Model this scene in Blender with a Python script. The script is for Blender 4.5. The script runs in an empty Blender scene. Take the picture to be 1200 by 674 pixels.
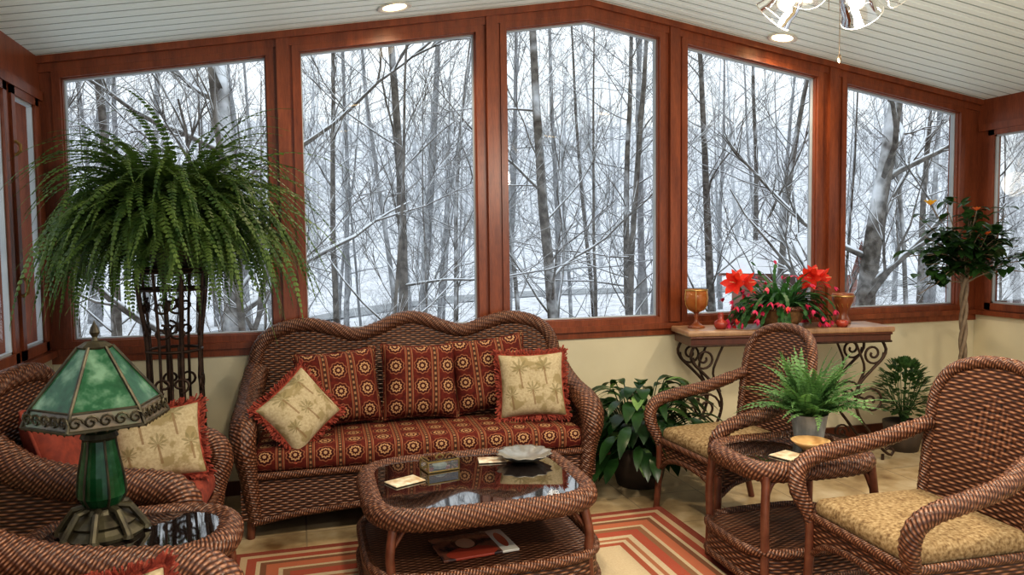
import bpy, math, random
from mathutils import Vector, Matrix, noise
R=random.Random(7)
pi=math.pi
scn=bpy.context.scene
# ------------------------------------------------------------------ camera
yaw=math.radians(15.5); pit=math.radians(3.5); rol=math.radians(0.7)
C=Vector((0,0,1.5))
f=Vector((math.sin(yaw)*math.cos(pit),math.cos(yaw)*math.cos(pit),-math.sin(pit)))
r0=Vector((math.cos(yaw),-math.sin(yaw),0)); u0=r0.cross(f)
r=math.cos(rol)*r0-math.sin(rol)*u0; u=math.cos(rol)*u0+math.sin(rol)*r0
cam=bpy.data.objects.new("camera",bpy.data.cameras.new("camera")); scn.collection.objects.link(cam)
cam.matrix_world=Matrix(((r.x,u.x,-f.x,C.x),(r.y,u.y,-f.y,C.y),(r.z,u.z,-f.z,C.z),(0,0,0,1)))
cam.data.lens=27; cam.data.sensor_width=36; cam.data.clip_end=500
scn.camera=cam
try:
    scn.view_settings.view_transform='Standard'; scn.view_settings.look='Medium High Contrast'
except Exception: pass

# ------------------------------------------------------------------ node helpers
class N:
    def __init__(s,name):
        s.m=bpy.data.materials.new(name); s.m.use_nodes=True
        s.t=s.m.node_tree; s.p=s.t.nodes["Principled BSDF"]; s.o=s.t.nodes["Material Output"]
    def n(s,t): return s.t.nodes.new(t)
    def l(s,a,b): s.t.links.new(a,b)
    def inp(s,sock,v):
        if hasattr(v,'node'): s.l(v,sock)
        else:
            try: sock.default_value=v
            except Exception: sock.default_value=(*v,1)
    def M(s,op,a,b=0.0,c=None):
        x=s.n("ShaderNodeMath"); x.operation=op
        s.inp(x.inputs[0],a); s.inp(x.inputs[1],b)
        if c is not None: s.inp(x.inputs[2],c)
        return x.outputs[0]
    def mix(s,fac,a,b):
        x=s.n("ShaderNodeMix"); x.data_type='RGBA'
        s.inp(x.inputs[0],fac)
        for k,v in ((6,a),(7,b)):
            if hasattr(v,'node'): s.l(v,x.inputs[k])
            else: x.inputs[k].default_value=(v[0],v[1],v[2],1)
        return x.outputs[2]
    def noise(s,scale,detail=3,coord='Object',vec=None,rough=.5):
        x=s.n("ShaderNodeTexNoise"); x.inputs['Scale'].default_value=scale; x.inputs['Detail'].default_value=detail
        x.inputs['Roughness'].default_value=rough
        if vec is None:
            tc=s.n("ShaderNodeTexCoord"); vec=tc.outputs[coord]
        s.l(vec,x.inputs['Vector']); return x.outputs['Fac']
    def sep(s,coord='UV'):
        tc=s.n("ShaderNodeTexCoord"); x=s.n("ShaderNodeSeparateXYZ"); s.l(tc.outputs[coord],x.inputs[0]); return x.outputs
    def ramp(s,fac,stops):
        x=s.n("ShaderNodeValToRGB"); s.inp(x.inputs[0],fac)
        e=x.color_ramp.elements
        while len(e)<len(stops): e.new(.5)
        for el,(p,c) in zip(e,stops): el.position=p; el.color=(c[0],c[1],c[2],1)
        return x.outputs[0]
    def sm(s,x,a,b):
        k=s.n("ShaderNodeMapRange"); k.interpolation_type='SMOOTHSTEP'
        s.inp(k.inputs[0],x); k.inputs[1].default_value=a; k.inputs[2].default_value=b
        return k.outputs[0]
    def bump(s,h,strength=.5,dist=.005):
        x=s.n("ShaderNodeBump"); x.inputs['Strength'].default_value=strength; x.inputs['Distance'].default_value=dist
        s.l(h,x.inputs['Height']); s.l(x.outputs[0],s.p.inputs['Normal'])
    def base(s,c): s.inp(s.p.inputs['Base Color'],c if hasattr(c,'node') else (*c,1))
    def set(s,rough=.5,metal=0,spec=.5,coat=0):
        s.inp(s.p.inputs['Roughness'],rough); s.p.inputs['Metallic'].default_value=metal
        s.p.inputs['Specular IOR Level'].default_value=spec
        if coat: s.p.inputs['Coat Weight'].default_value=coat
        return s.m

def simple(name,c1,c2=None,scale=8,rough=.5,metal=0,spec=.5,bump=0,coat=0,detail=4):
    a=N(name)
    if c2 is None: c2=tuple(x*.75 for x in c1)
    nz=a.noise(scale,detail)
    a.base(a.mix(a.sm(nz,.3,.7),c1,c2))
    if bump: a.bump(nz,bump,.01)
    return a.set(rough,metal,spec,coat)

def wicker_mat(name,dark,mid,light,ps=.03,pw=.013,diamond=False):
    a=N(name); X=a.sep('UV')
    row=a.M('FLOOR',a.M('DIVIDE',X[1],pw))
    fr=a.M('FRACT',a.M('DIVIDE',X[1],pw))
    b=a.M('SINE',a.M('MULTIPLY',fr,pi))
    s_=a.M('SINE',a.M('ADD',a.M('MULTIPLY',X[0],pi/ps),a.M('MULTIPLY',row,pi)))
    h=a.M('MULTIPLY',b,a.M('MULTIPLY_ADD',s_,.42,.58))
    nz=a.noise(9,2); nz2=a.noise(60,2)
    k=a.M('ADD',a.M('MULTIPLY',h,.75),a.M('MULTIPLY',a.M('ADD',nz,nz2),.17))
    if diamond:
        # lozenge figures woven down the middle of the back
        dx=a.M('ABSOLUTE',X[0]); dz=a.M('ABSOLUTE',a.M('SUBTRACT',X[1],.74))
        d=a.M('ADD',a.M('MULTIPLY',dx,1.3),dz)
        inside=a.M('LESS_THAN',d,.155)
        lat=a.M('MULTIPLY',a.M('SINE',a.M('MULTIPLY',a.M('ADD',a.M('MULTIPLY',X[0],1.3),X[1]),pi/.031)),
                a.M('SINE',a.M('MULTIPLY',a.M('SUBTRACT',a.M('MULTIPLY',X[0],1.3),X[1]),pi/.031)))
        lat=a.M('ADD',a.M('MULTIPLY_ADD',lat,.25,.12),a.M('MULTIPLY',k,.8))
        k=a.M('ADD',a.M('MULTIPLY',k,a.M('SUBTRACT',1,inside)),a.M('MULTIPLY',lat,inside))
        h=k
    a.base(a.ramp(k,[(.12,dark),(.5,mid),(.9,light)]))  # colour follows weave height, painting crevice shade between the strands
    a.bump(h,.9,.006)
    return a.set(.38,0,.45)
def braid_mat(name,dark,mid,light,p=.013):
    a=N(name); X=a.sep('UV')
    h1=a.M('ABSOLUTE',a.M('SINE',a.M('MULTIPLY',a.M('ADD',X[0],a.M('MULTIPLY',X[1],.45)),pi/p)))
    h2=a.M('SINE',a.M('MULTIPLY',a.M('SUBTRACT',X[1],a.M('MULTIPLY',X[0],.5)),pi/.014))
    h=a.M('MULTIPLY',h1,a.M('MULTIPLY_ADD',h2,.25,.75))
    nz=a.noise(14,3); nz2=a.noise(90,2)
    k=a.M('ADD',a.M('MULTIPLY',h,.6),a.M('MULTIPLY',a.M('ADD',nz,nz2),.22))
    a.base(a.ramp(k,[(.15,dark),(.55,mid),(.98,light)]))  # crevices of the braid darkened in the colour as painted shade
    a.bump(h,.8,.005)
    return a.set(.36,0,.45)

D_=(.012,.005,.003); M_=(.098,.035,.017); L_=(.35,.17,.092)
WICK=wicker_mat("wicker_weave",D_,M_,L_)
WICKD=wicker_mat("wicker_weave_diamond",D_,M_,L_,diamond=True)
BRAID=braid_mat("wicker_braid",D_,(.108,.039,.019),(.42,.21,.12))
POLE=simple("rattan_pole",(.10,.03,.015),(.16,.055,.03),20,.35)

def wood_mat(name,c1,c2,rough=.35):
    a=N(name); tc=a.n("ShaderNodeTexCoord"); mp=a.n("ShaderNodeMapping"); mp.inputs['Scale'].default_value=(6,6,.8)
    a.l(tc.outputs['Object'],mp.inputs[0])
    nz=a.noise(3,6,vec=mp.outputs[0]); nz2=a.noise(25,4,vec=mp.outputs[0])
    k=a.M('ADD',a.M('MULTIPLY',nz,.6),a.M('MULTIPLY',nz2,.4))
    a.base(a.ramp(k,[(.3,c1),(.7,c2)])); a.bump(k,.15,.003)
    return a.set(rough,0,.45)
WOOD=wood_mat("red_cedar_wood",(.115,.027,.010),(.29,.080,.029))
WOODD=wood_mat("dark_trim_wood",(.05,.014,.007),(.12,.035,.016))
WOODT=wood_mat("table_top_wood",(.24,.13,.07),(.42,.26,.15),.3)
LINER=simple("window_liner_white",(.42,.44,.45),(.34,.36,.37),5)
WALL=simple("wall_cream_paint",(.68,.61,.43),(.63,.56,.39),3,.7,bump=.05)
IRON=simple("wrought_iron",(.035,.02,.014),(.07,.04,.025),30,.45,.6)
GLASSTOP=N("smoked_glass_top"); GLASSTOP.base((.012,.008,.007)); GLASSTOP=GLASSTOP.set(.03,0,1.0,1.0)
def glass_pane(name="window_glass",k=1.0,extra=0):
    a=N(name); a.t.nodes.remove(a.p)
    t=a.n("ShaderNodeBsdfTransparent"); g=a.n("ShaderNodeBsdfGlossy"); g.inputs['Roughness'].default_value=.0
    mx=a.n("ShaderNodeMixShader"); lw=a.n("ShaderNodeFresnel"); lw.inputs[0].default_value=1.5
    a.l(a.M('MULTIPLY_ADD',lw.outputs[0],k,extra),mx.inputs[0]); a.l(t.outputs[0],mx.inputs[1]); a.l(g.outputs[0],mx.inputs[2]); a.l(mx.outputs[0],a.o.inputs[0])
    return a.m
GLASS=glass_pane()
SHADEG=glass_pane("clear_shade_glass",1.6,.10)
def emis(name,c,s):
    a=N(name); a.base(c); a.p.inputs['Emission Color'].default_value=(*c,1); a.p.inputs['Emission Strength'].default_value=s; return a.m

# ------------------------------------------------------------------ mesh builder
class MB:
    def __init__(s): s.V=[];s.F=[];s.U=[];s.I=[]
    def grid(s,P,UV=None,mat=0,wu=False,wv=False):
        nu=len(P); nv=len(P[0]); b=len(s.V)
        for row in P: s.V.extend([tuple(p) for p in row])
        for i in range(nu if wu else nu-1):
            i2=(i+1)%nu
            for j in range(nv if wv else nv-1):
                j2=(j+1)%nv
                s.F.append((b+i*nv+j,b+i2*nv+j,b+i2*nv+j2,b+i*nv+j2))
                if UV:
                    s.U.extend([UV[i][j],UV[i2][j],UV[i2][j2],UV[i][j2]])
                else: s.U.extend([(0,0),(.1,0),(.1,.1),(0,.1)])
                s.I.append(mat(j) if callable(mat) else mat)
    def face(s,pts,mat=0,uv=None):
        b=len(s.V); s.V.extend([tuple(p) for p in pts]); s.F.append(tuple(range(b,b+len(pts))))
        s.U.extend(uv or [(p[0]+p[1]*.5,p[2]) for p in pts]); s.I.append(mat)
    def box(s,lo,hi,mat=0,M=None):
        x0,y0,z0=lo;x1,y1,z1=hi
        c=[Vector(p) for p in ((x0,y0,z0),(x1,y0,z0),(x1,y1,z0),(x0,y1,z0),(x0,y0,z1),(x1,y0,z1),(x1,y1,z1),(x0,y1,z1))]
        for q in ((0,1,5,4),(1,2,6,5),(2,3,7,6),(3,0,4,7),(4,5,6,7),(3,2,1,0)):
            pts=[c[k] for k in q]
            if q in ((4,5,6,7),(3,2,1,0)): uv=[(p.x,p.y) for p in pts]
            elif q in ((0,1,5,4),(2,3,7,6)): uv=[(p.x,p.z) for p in pts]
            else: uv=[(p.y,p.z) for p in pts]
            if M: pts=[M@p for p in pts]
            s.face(pts,mat,uv)
    def tube(s,pts,rad,seg=8,mat=0,closed=False,cap=True,rope=0,n=None,pitch=.03,step=None,smooth=True):
        pts=[Vector(p) for p in pts]
        if smooth and len(pts)>2: pts,ts=resamp(pts,closed,step or .03)
        else: ts=[i/max(1,len(pts)-1) for i in range(len(pts))]
        m=len(pts)
        tan=[]
        for i in range(m):
            if closed: d=pts[(i+1)%m]-pts[i-1]
            else: d=pts[min(i+1,m-1)]-pts[max(i-1,0)]
            tan.append(d.normalized() if d.length>1e-9 else Vector((0,0,1)))
        ref=Vector((0,0,1)) if abs(tan[0].z)<.9 else Vector((0,1,0))
        nrm=(ref-tan[0]*ref.dot(tan[0])).normalized()
        P=[];UV=[];L=0
        for i in range(m):
            if i: L+=(pts[i]-pts[i-1]).length
            t=tan[i]; nrm=(nrm-t*nrm.dot(t))
            nrm=nrm.normalized() if nrm.length>1e-6 else Vector((1,0,0))
            bn=t.cross(nrm)
            rr=rad(ts[i]) if callable(rad) else rad
            row=[];uv=[]
            for k in range(seg):
                th=2*pi*k/seg
                q=rr
                if rope:
                    a1=math.sin(3*th+2*pi*L/pitch); a2=math.sin(3*th-2*pi*L/pitch)
                    q=rr*(1+rope*max(a1,a2))
                row.append(pts[i]+nrm*math.cos(th)*q+bn*math.sin(th)*q); uv.append((L,th*rr))
            P.append(row);UV.append(uv)
        if closed: P.append(P[0]); UV.append([(L+.03,x[1]) for x in UV[0]])
        for a_ in range(len(P)):
            P[a_]=P[a_]+[P[a_][0]]; UV[a_]=UV[a_]+[(UV[a_][0][0],2*pi*(rad(ts[min(a_,m-1)]) if callable(rad) else rad))]
        s.grid(P,UV,mat)
        if cap and not closed:
            for q,c in ((P[0],pts[0]),(P[-1],pts[-1])):
                s.face([x for x in q[:-1]],mat)
    def lathe(s,prof,seg=20,mat=0,c=(0,0,0),ax=None,sq=None):
        P=[];UV=[];L=0;pr=None
        for (rr,z) in prof:
            if pr: L+=math.hypot(rr-pr[0],z-pr[1])
            pr=(rr,z)
            row=[];uv=[]
            for k in range(seg+1):
                th=2*pi*k/seg
                p=Vector((rr*math.cos(th),rr*math.sin(th),z))
                if ax: p=ax@p
                row.append(p+Vector(c)); uv.append((th*max(.03,rr),L))
            P.append(row);UV.append(uv)
        s.grid(P,UV,mat)
    def leaf(s,b,d,up,L,W,mat=0,droop=.3,fold=.15,n=4,prof=None):
        b=Vector(b);d=Vector(d).normalized();up=Vector(up)
        sd=d.cross(up)
        if sd.length<1e-4: sd=Vector((1,0,0))
        sd.normalize(); up=sd.cross(d).normalized()
        P=[];UV=[]
        for i in range(n+1):
            t=i/n
            w=W*.5*(prof(t) if prof else math.sin(pi*min(1,t*.97+.03))**.8)
            c=b+d*L*t*(1-.15*droop*t)-Vector((0,0,1))*droop*L*t*t
            P.append([c-sd*w+up*fold*w,c,c+sd*w+up*fold*w]); UV.append([(0,t),(.5,t),(1,t)])
        s.grid(P,UV,mat)
    def rbox(s,w,d,h,rad,M=None,mat=0,seg=3,puff=0,nx=10,ny=8):
        hx,hy,hz=w/2,d/2,h/2
        def samp(n,hh):
            inner=hh-rad
            a=[-hh+rad*(1-math.cos(pi/2*k/seg)) for k in range(seg)]
            b=[-inner+2*inner*k/n for k in range(n+1)]
            c=[hh-rad*(1-math.cos(pi/2*k/seg)) for k in range(seg-1,-1,-1)]
            return a+b+c
        X=samp(nx,hx);Y=samp(ny,hy);Z=samp(2,hz)
        def fix(p):
            q=Vector((max(-hx+rad,min(hx-rad,p[0])),max(-hy+rad,min(hy-rad,p[1])),max(-hz+rad,min(hz-rad,p[2]))))
            dd=Vector(p)-q
            if dd.length>1e-9: dd=dd.normalized()*rad
            q=q+dd
            if puff: q.z+=(1 if q.z>0 else -1)*puff*(1-(q.x/hx)**4)*(1-(q.y/hy)**4)*abs(q.z)/hz
            return M@q if M else q
        for sg in (-1,1):
            s.grid([[fix((x,y,sg*hz)) for y in Y] for x in X],[[(x,y) for y in Y] for x in X],mat)
            s.grid([[fix((x,sg*hy,z)) for z in Z] for x in X],[[(x,z+hy) for z in Z] for x in X],mat)
            s.grid([[fix((sg*hx,y,z)) for z in Z] for y in Y],[[(z,y) for z in Z] for y in Y],mat)
    def make(s,name,mats,M=None,parent=None,smooth=True):
        me=bpy.data.meshes.new(name); me.from_pydata(s.V,[],s.F)
        for m in mats: me.materials.append(m)
        uv=me.uv_layers.new(name="UVMap")
        flat=[c for q in s.U for c in q]
        uv.data.foreach_set("uv",flat)
        me.polygons.foreach_set("material_index",s.I)
        if smooth: me.polygons.foreach_set("use_smooth",[True]*len(s.F))
        me.update()
        o=bpy.data.objects.new(name,me); scn.collection.objects.link(o)
        if M is not None: o.matrix_world=M
        if parent: o.parent=parent
        return o
def cr(p0,p1,p2,p3,t):
    return .5*((2*p1)+(p2-p0)*t+(2*p0-5*p1+4*p2-p3)*t*t+(3*p1-p0-3*p2+p3)*t*t*t)
def resamp(pts,closed,step):
    out=[];ts=[];m=len(pts);n=m if closed else m-1
    for i in range(n):
        p0=pts[i-1] if (i>0 or closed) else pts[0]*2-pts[1]
        p1=pts[i];p2=pts[(i+1)%m]
        p3=pts[(i+2)%m] if (i+2<m or closed) else p2*2-p1
        k=max(1,int((p2-p1).length/step+.5))
        for j in range(k):
            out.append(cr(p0,p1,p2,p3,j/k)); ts.append((i+j/k)/n)
    if not closed: out.append(pts[-1]); ts.append(1)
    return out,ts
def T(x,y,z=0,rz=0,s=1): return Matrix.Translation((x,y,z))@Matrix.Rotation(math.radians(rz),4,'Z')@Matrix.Scale(s,4)
def empty(name,loc=(0,0,0)):
    e=bpy.data.objects.new(name,None); e.location=loc; scn.collection.objects.link(e); return e

# ------------------------------------------------------------------ room
XL,XR,YB,YF=-1.34,5.08,4.80,-1.3
XC=(XL+XR)/2; HALF=(XR-XL)/2
top=lambda x: 2.53+.53*(1-abs(x-XC)/HALF)
W=[(-1.225,-.165),(.05,1.10),(1.325,2.37),(2.60,3.615),(3.885,4.89)]
GZ=.975
def floor_mat():
    a=N("travertine_tile")
    n1=a.noise(2.2,7); n2=a.noise(9,5)
    k=a.M('ADD',a.M('MULTIPLY',n1,.65),a.M('MULTIPLY',n2,.35))
    col=a.ramp(k,[(.32,(.16,.09,.04)),(.48,(.44,.33,.19)),(.65,(.66,.57,.42))])
    X=a.sep('Object')
    gx=a.M('PINGPONG',X[0],.225); gy=a.M('PINGPONG',X[1],.225)
    g=a.M('LESS_THAN',a.M('MINIMUM',gx,gy),.004)
    a.base(a.mix(g,col,(.25,.19,.12))); a.bump(a.M('SUBTRACT',k,g),.1,.004)
    return a.set(.28,0,.5)
b=MB(); b.box((XL-.15,YF,-.1),(XR+.15,YB+.15,0)); b.make("floor",[floor_mat()],smooth=False)
CEIL=N("ceiling_beadboard_paint"); CEIL.base((.78,.86,.84)); CEIL=CEIL.set(.5)
CGRV=N("ceiling_groove_shade"); CGRV.base((.30,.35,.34)); CGRV=CGRV.set(.7)  # darker grey paints the shade of the grooves into their colour
b=MB()
y=YF
prof=[]
while y<YB+.10:
    for dy,dz in ((0,0),(.004,.008),(.008,.008),(.012,0),(.050,0),(.052,.004),(.055,.004),(.057,0)): prof.append((y+dy,dz))
    y+=.104
for xa,xb in ((XL-.15,XC),(XC,XR+.15)):
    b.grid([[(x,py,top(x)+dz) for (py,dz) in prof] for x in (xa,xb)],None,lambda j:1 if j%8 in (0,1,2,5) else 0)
for xa,xb in ((XL-.2,XC),(XC,XR+.2)):
    b.face([(xa,YF,top(xa)+.12),(xb,YF,top(xb)+.12),(xb,YB+.6,top(xb)+.12),(xa,YB+.6,top(xa)+.12)])
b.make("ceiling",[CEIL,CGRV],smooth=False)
b=MB(); b.box((XL-.15,YB,0),(XR+.15,YB+.15,.86)); b.make("wall_back",[WALL],smooth=False)
b=MB(); b.box((XL,YB-.018,0),(XR,YB,.085)); b.make("baseboard_back",[WOODD],smooth=False)
def ring(b,outer,inner,y0,y1,mat=0):
    n=len(outer)
    for i in range(n):
        j=(i+1)%n
        o0,o1,i0,i1=outer[i],outer[j],inner[i],inner[j]
        b.face([(o0[0],y0,o0[1]),(o1[0],y0,o1[1]),(i1[0],y0,i1[1]),(i0[0],y0,i0[1])],mat)
        b.face([(i0[0],y0,i0[1]),(i1[0],y0,i1[1]),(i1[0],y1,i1[1]),(i0[0],y1,i0[1])],mat)
        b.face([(o0[0],y0,o0[1]),(o0[0],y1,o0[1]),(o1[0],y1,o1[1]),(o1[0],y0,o1[1])],mat)
        b.face([(o0[0],y1,o0[1]),(o1[0],y1,o1[1]),(i1[0],y1,i1[1]),(i0[0],y1,i0[1])],mat)
def poly(x0,x1,z0,dt,e=0):
    p=[(x0-e,z0-e),(x1+e,z0-e),(x1+e,top(x1+e)-dt+e)]
    if x0<XC<x1: p.append((XC,top(XC)-dt+e))
    p.append((x0-e,top(x0-e)-dt+e)); return p
for i,(x0,x1) in enumerate(W):
    b=MB()
    ring(b,poly(x0,x1,GZ,.135,.055),poly(x0,x1,GZ,.135,.012),YB-.012,YB+.07,0)
    ring(b,poly(x0,x1,GZ,.135,.024),poly(x0,x1,GZ,.135,.006),YB+.012,YB+.07,0)
    ring(b,poly(x0,x1,GZ,.135,.008),poly(x0,x1,GZ,.135,.0),YB+.04,YB+.08,1)
    pg=poly(x0,x1,GZ,.135,.002)
    b.face([(p[0],YB+.065,p[1]) for p in pg],2)
    b.make(f"window_{i+1}",[WOOD,LINER,GLASS],smooth=False)
b=MB()
gaps=[(XL-.0,W[0][0]-.05)]+[(W[i][1]+.05,W[i+1][0]-.05) for i in range(4)]+[(W[4][1]+.05,XR)]
for (a0,a1) in gaps:
    mid=(a0+a1)/2
    b.face([(a0,YB,.86),(a1,YB,.86),(a1,YB,top(a1)),(a0,YB,top(a0))]);
    b.face([(a0,YB+.14,.86),(a1,YB+.14,.86),(a1,YB+.14,top(a1)),(a0,YB+.14,top(a0))])
    b.face([(a0,YB,.86),(a0,YB+.14,.86),(a0,YB+.14,top(a0)),(a0,YB,top(a0))])
    b.face([(a1,YB,.86),(a1,YB+.14,.86),(a1,YB+.14,top(a1)),(a1,YB,top(a1))])
    if a0>XL and a1<XR:
        w=.036
        b.box((mid-w,YB-.03,.93),(mid+w,YB,top(mid)-.015))
for xa,xb in ((XL,XC),(XC,XR)):
    for (y0,dt0,dt1) in ((YB-.04,0,.04),(YB-.014,.0,.085)):
        b.face([(xa,y0,top(xa)),(xb,y0,top(xb)),(xb,y0,top(xb)-dt1),(xa,y0,top(xa)-dt1)])
        b.face([(xa,y0,top(xa)-dt1),(xb,y0,top(xb)-dt1),(xb,YB+.14,top(xb)-dt1),(xa,YB+.14,top(xa)-dt1)])
b.make("trim_1",[WOOD],smooth=False)
b=MB(); b.box((XL,YB-.035,.885),(XR,YB+.14,.922)); b.box((XL,YB-.015,.84),(XR,YB+.01,.885)); b.make("trim_2",[WOOD],smooth=False)
LATCH=simple("brass_latch",(.5,.33,.12),rough=.3,metal=.8)
def side(x,sg,panes,name,wname):
    b=MB(); lo,hi=(x-.15,x) if sg<0 else (x,x+.15)
    b.box((lo,YF,0),(hi,YB+.15,.90)); b.make(name,[WALL],smooth=False)
    b=MB()
    b.box((lo,YF,2.30),(hi,YB+.15,2.53))
    xi=x-.02*sg; b.box((min(x,xi),YF,2.29),(max(x,xi),YB-.02,2.34))
    b.box((min(x,x-.035*sg),YF,.885),(max(x,x-.035*sg),YB-.03,.922))
    b.box((lo,YF,.90),(hi,YB+.15,.93))
    edges=[YB+.15]+[v for p in panes for v in (p[1],p[0])]+[YF]
    for k in range(0,len(edges),2):
        b.box((lo,edges[k+1],.93),(hi,edges[k],2.30))
    b.make("trim_3" if sg<0 else "trim_4",[WOOD],smooth=False)
    for i,(y0,y1) in enumerate(panes):
        b=MB()
        e=.05; z0,z1=.93,2.30
        for (ya,yb_,za,zb) in ((y0,y1,z0,z0+e),(y0,y1,z1-e,z1),(y0,y0+e,z0,z1),(y1-e,y1,z0,z1)):
            b.box((x-.02 if sg<0 else x-.012,ya,za),(x+.012 if sg<0 else x+.02,yb_,zb),0)
        e2=.062
        for (ya,yb_,za,zb) in ((y0+e,y1-e,z0+e,z0+e2),(y0+e,y1-e,z1-e2,z1-e),(y0+e,y0+e2,z0,z1-e),(y1-e2,y1-e,z0,z1-e)):
            b.box((x-.03 if sg<0 else x+.004,ya,za),(x-.004 if sg<0 else x+.03,yb_,zb),1)
        xg=x+sg*.015
        b.face([(xg,y0+e,z0+e),(xg,y1-e,z0+e),(xg,y1-e,z1-e),(xg,y0+e,z1-e)],2)
        if sg<0:
            b.tube([(x+.012,y0+.02,1.25),(x+.035,y0+.02,1.27),(x+.035,y0+.02,1.33),(x+.012,y0+.02,1.35)],.008,6,3)
            b.tube([(x+.012,y0+.02,1.95),(x+.035,y0+.02,1.97),(x+.035,y0+.02,2.0),(x+.012,y0+.02,2.02)],.008,6,3)
        b.make(f"window_{wname+i}",[WOOD,LINER,GLASS,LATCH],smooth=False)
side(XL,-1,[(4.31,4.72),(3.35,4.25),(2.15,3.15),(1.0,2.0),(-.2,.8)],"wall_left",6)
side(XR,1,[(3.5,4.70),(2.2,3.35),(.9,2.05),(-.4,.75)],"wall_right",11)

# ------------------------------------------------------------------ wicker seating
def arm_roll(b,pts,rad,mat=1):
    b.tube(pts,rad,16,mat,rope=.06,pitch=.03,step=.007)
def wicker_club(Wd,D,prof,mats,name,M,cush_mat,twoC=False):
    """sofa / club chair: prof = list (x,z) of the top of back"""
    b=MB(); hw=Wd/2; yb=D/2-.06
    by=lambda z: yb-.10+.14*max(0,z-.3)
    pr,_=resamp([Vector((x,0,z)) for x,z in prof],False,.025)
    for off in (0,.035):
        b.grid([[(p.x*(.985),by(.12+(p.z-.12)*k/12)+off,.12+(p.z-.12)*k/12) for k in range(13)] for p in pr],
               [[(p.x,.12+(p.z-.12)*k/12) for k in range(13)] for p in pr],0)
    arm_roll(b,[(p[0],by(p[1])+.017,p[1]) for p in prof],.042)
    for sg in (-1,1):
        xo=sg*(hw-.065)
        pts=[(sg*(hw-.09),by(.8)+.0,.76),(sg*(hw-.07),yb-.16,.67),(xo,yb-.34,.615),(xo,-D/2+.16,.585),(xo,-D/2+.065,.55),(xo-sg*.004,-D/2+.03,.47),(xo-sg*.02,-D/2+.055,.34),(xo-sg*.045,-D/2+.075,.10)]
        arm_roll(b,pts,lambda t:.066 if t<.62 else .066-.03*(t-.62)/.38)
        a=[Vector(p) for p in pts[:6]]; a,_=resamp(a,False,.03)
        for xx in (xo+sg*.02,xo-sg*.035):
            b.grid([[(xx,p.y+(.03 if p.z<.5 else 0),.10+(p.z-.10)*k/8) for k in range(9)] for p in a],[[(p.y,.10+(p.z-.10)*k/8) for k in range(9)] for p in a],0)
        b.grid([[(xo+sg*.02-sg*.055*i,-D/2+.05,.10+.4*k/6) for k in range(7)] for i in (0,1)],[[(.055*i,.10+.4*k/6) for k in range(7)] for i in (0,1)],0)
        b.tube([(xo+sg*.02,-D/2+.08,.10),(xo+sg*.02,yb,.10)],.014,8,1,smooth=False)
        for yy in (-D/2+.08,yb-.03): b.tube([(xo-sg*.03,yy,.16),(xo-sg*.02,yy,0)],lambda t:.026-.006*t,10,2,smooth=False)
    yf=-D/2+.055; xi=hw-.10
    arch=lambda x: .085+.055*max(0,1-(x/(xi*.92))**2)**.5
    n=30
    xs=[-xi+2*xi*i/n for i in range(n+1)]
    b.grid([[(x,yf,arch(x)+(.33-arch(x))*k/6) for k in range(7)] for x in xs],[[(x,arch(x)+(.33-arch(x))*k/6) for k in range(7)] for x in xs],0)
    b.tube([(x,yf-.005,arch(x)) for x in xs[::3]],.016,8,1,rope=.06,step=.012)
    b.tube([(x,yf-.008,.325) for x in xs[::3]],.019,8,1,rope=.06,step=.012)
    b.box((-xi,yf,.30),(xi,yb-.05,.335),0)
    cd=D-.27; nC=3 if twoC else 1
    cw=(2*xi-.01)/nC
    for i in range(nC):
        b.rbox(cw-.006,cd,.12,.045,Matrix.Translation((-xi+.005+cw*(i+.5),yf+cd/2-.015,.397)),3,puff=.012)
    return b.make(name,[WICK,BRAID,POLE,cush_mat],M)

def medallion():
    a=N("medallion_fabric"); X=a.sep('UV')
    cx,cy=.150,.118
    fx=a.M('SUBTRACT',a.M('FRACT',a.M('DIVIDE',X[0],cx)),.5); fy=a.M('SUBTRACT',a.M('FRACT',a.M('DIVIDE',X[1],cy)),.5)
    ex=a.M('MULTIPLY',fx,cx/cy)
    d=a.M('SQRT',a.M('ADD',a.M('MULTIPLY',ex,ex),a.M('MULTIPLY',fy,fy)))
    ang=a.M('ARCTAN2',fy,ex)
    pet=a.M('MULTIPLY',a.M('COSINE',a.M('MULTIPLY',ang,10)),.025)
    dd=a.M('ADD',d,pet)
    ring1=a.M('MULTIPLY',a.M('GREATER_THAN',dd,.17),a.M('LESS_THAN',dd,.25))
    ring2=a.M('MULTIPLY',a.M('GREATER_THAN',dd,.35),a.M('LESS_THAN',dd,.40))
    dot=a.M('LESS_THAN',d,.08)
    ax=a.M('ABSOLUTE',fx)
    str1=a.M('MULTIPLY',a.M('GREATER_THAN',ax,.40),a.M('LESS_THAN',ax,.43))
    bead=a.M('MULTIPLY',a.M('GREATER_THAN',ax,.465),a.M('GREATER_THAN',a.M('SINE',a.M('MULTIPLY',X[1],2*pi/.03)),.0))
    col=a.mix(a.sm(a.noise(40,3),.3,.7),(.125,.019,.011),(.070,.011,.008))
    col=a.mix(a.M('LESS_THAN',d,.35),col,(.050,.009,.007))
    col=a.mix(ring2,col,(.26,.10,.05)); col=a.mix(ring1,col,(.42,.24,.12)); col=a.mix(dot,col,(.42,.25,.13))
    band=a.M('GREATER_THAN',ax,.36); col=a.mix(band,col,(.06,.026,.016))
    col=a.mix(a.M('MULTIPLY',a.M('GREATER_THAN',ax,.36),a.M('LESS_THAN',ax,.385)),col,(.30,.14,.07))
    col=a.mix(str1,col,(.24,.055,.025)); col=a.mix(bead,col,(.30,.16,.08))
    a.base(col); a.bump(a.noise(400,2),.3,.002)
    return a.set(.85,0,.2)
MED=medallion()
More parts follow.
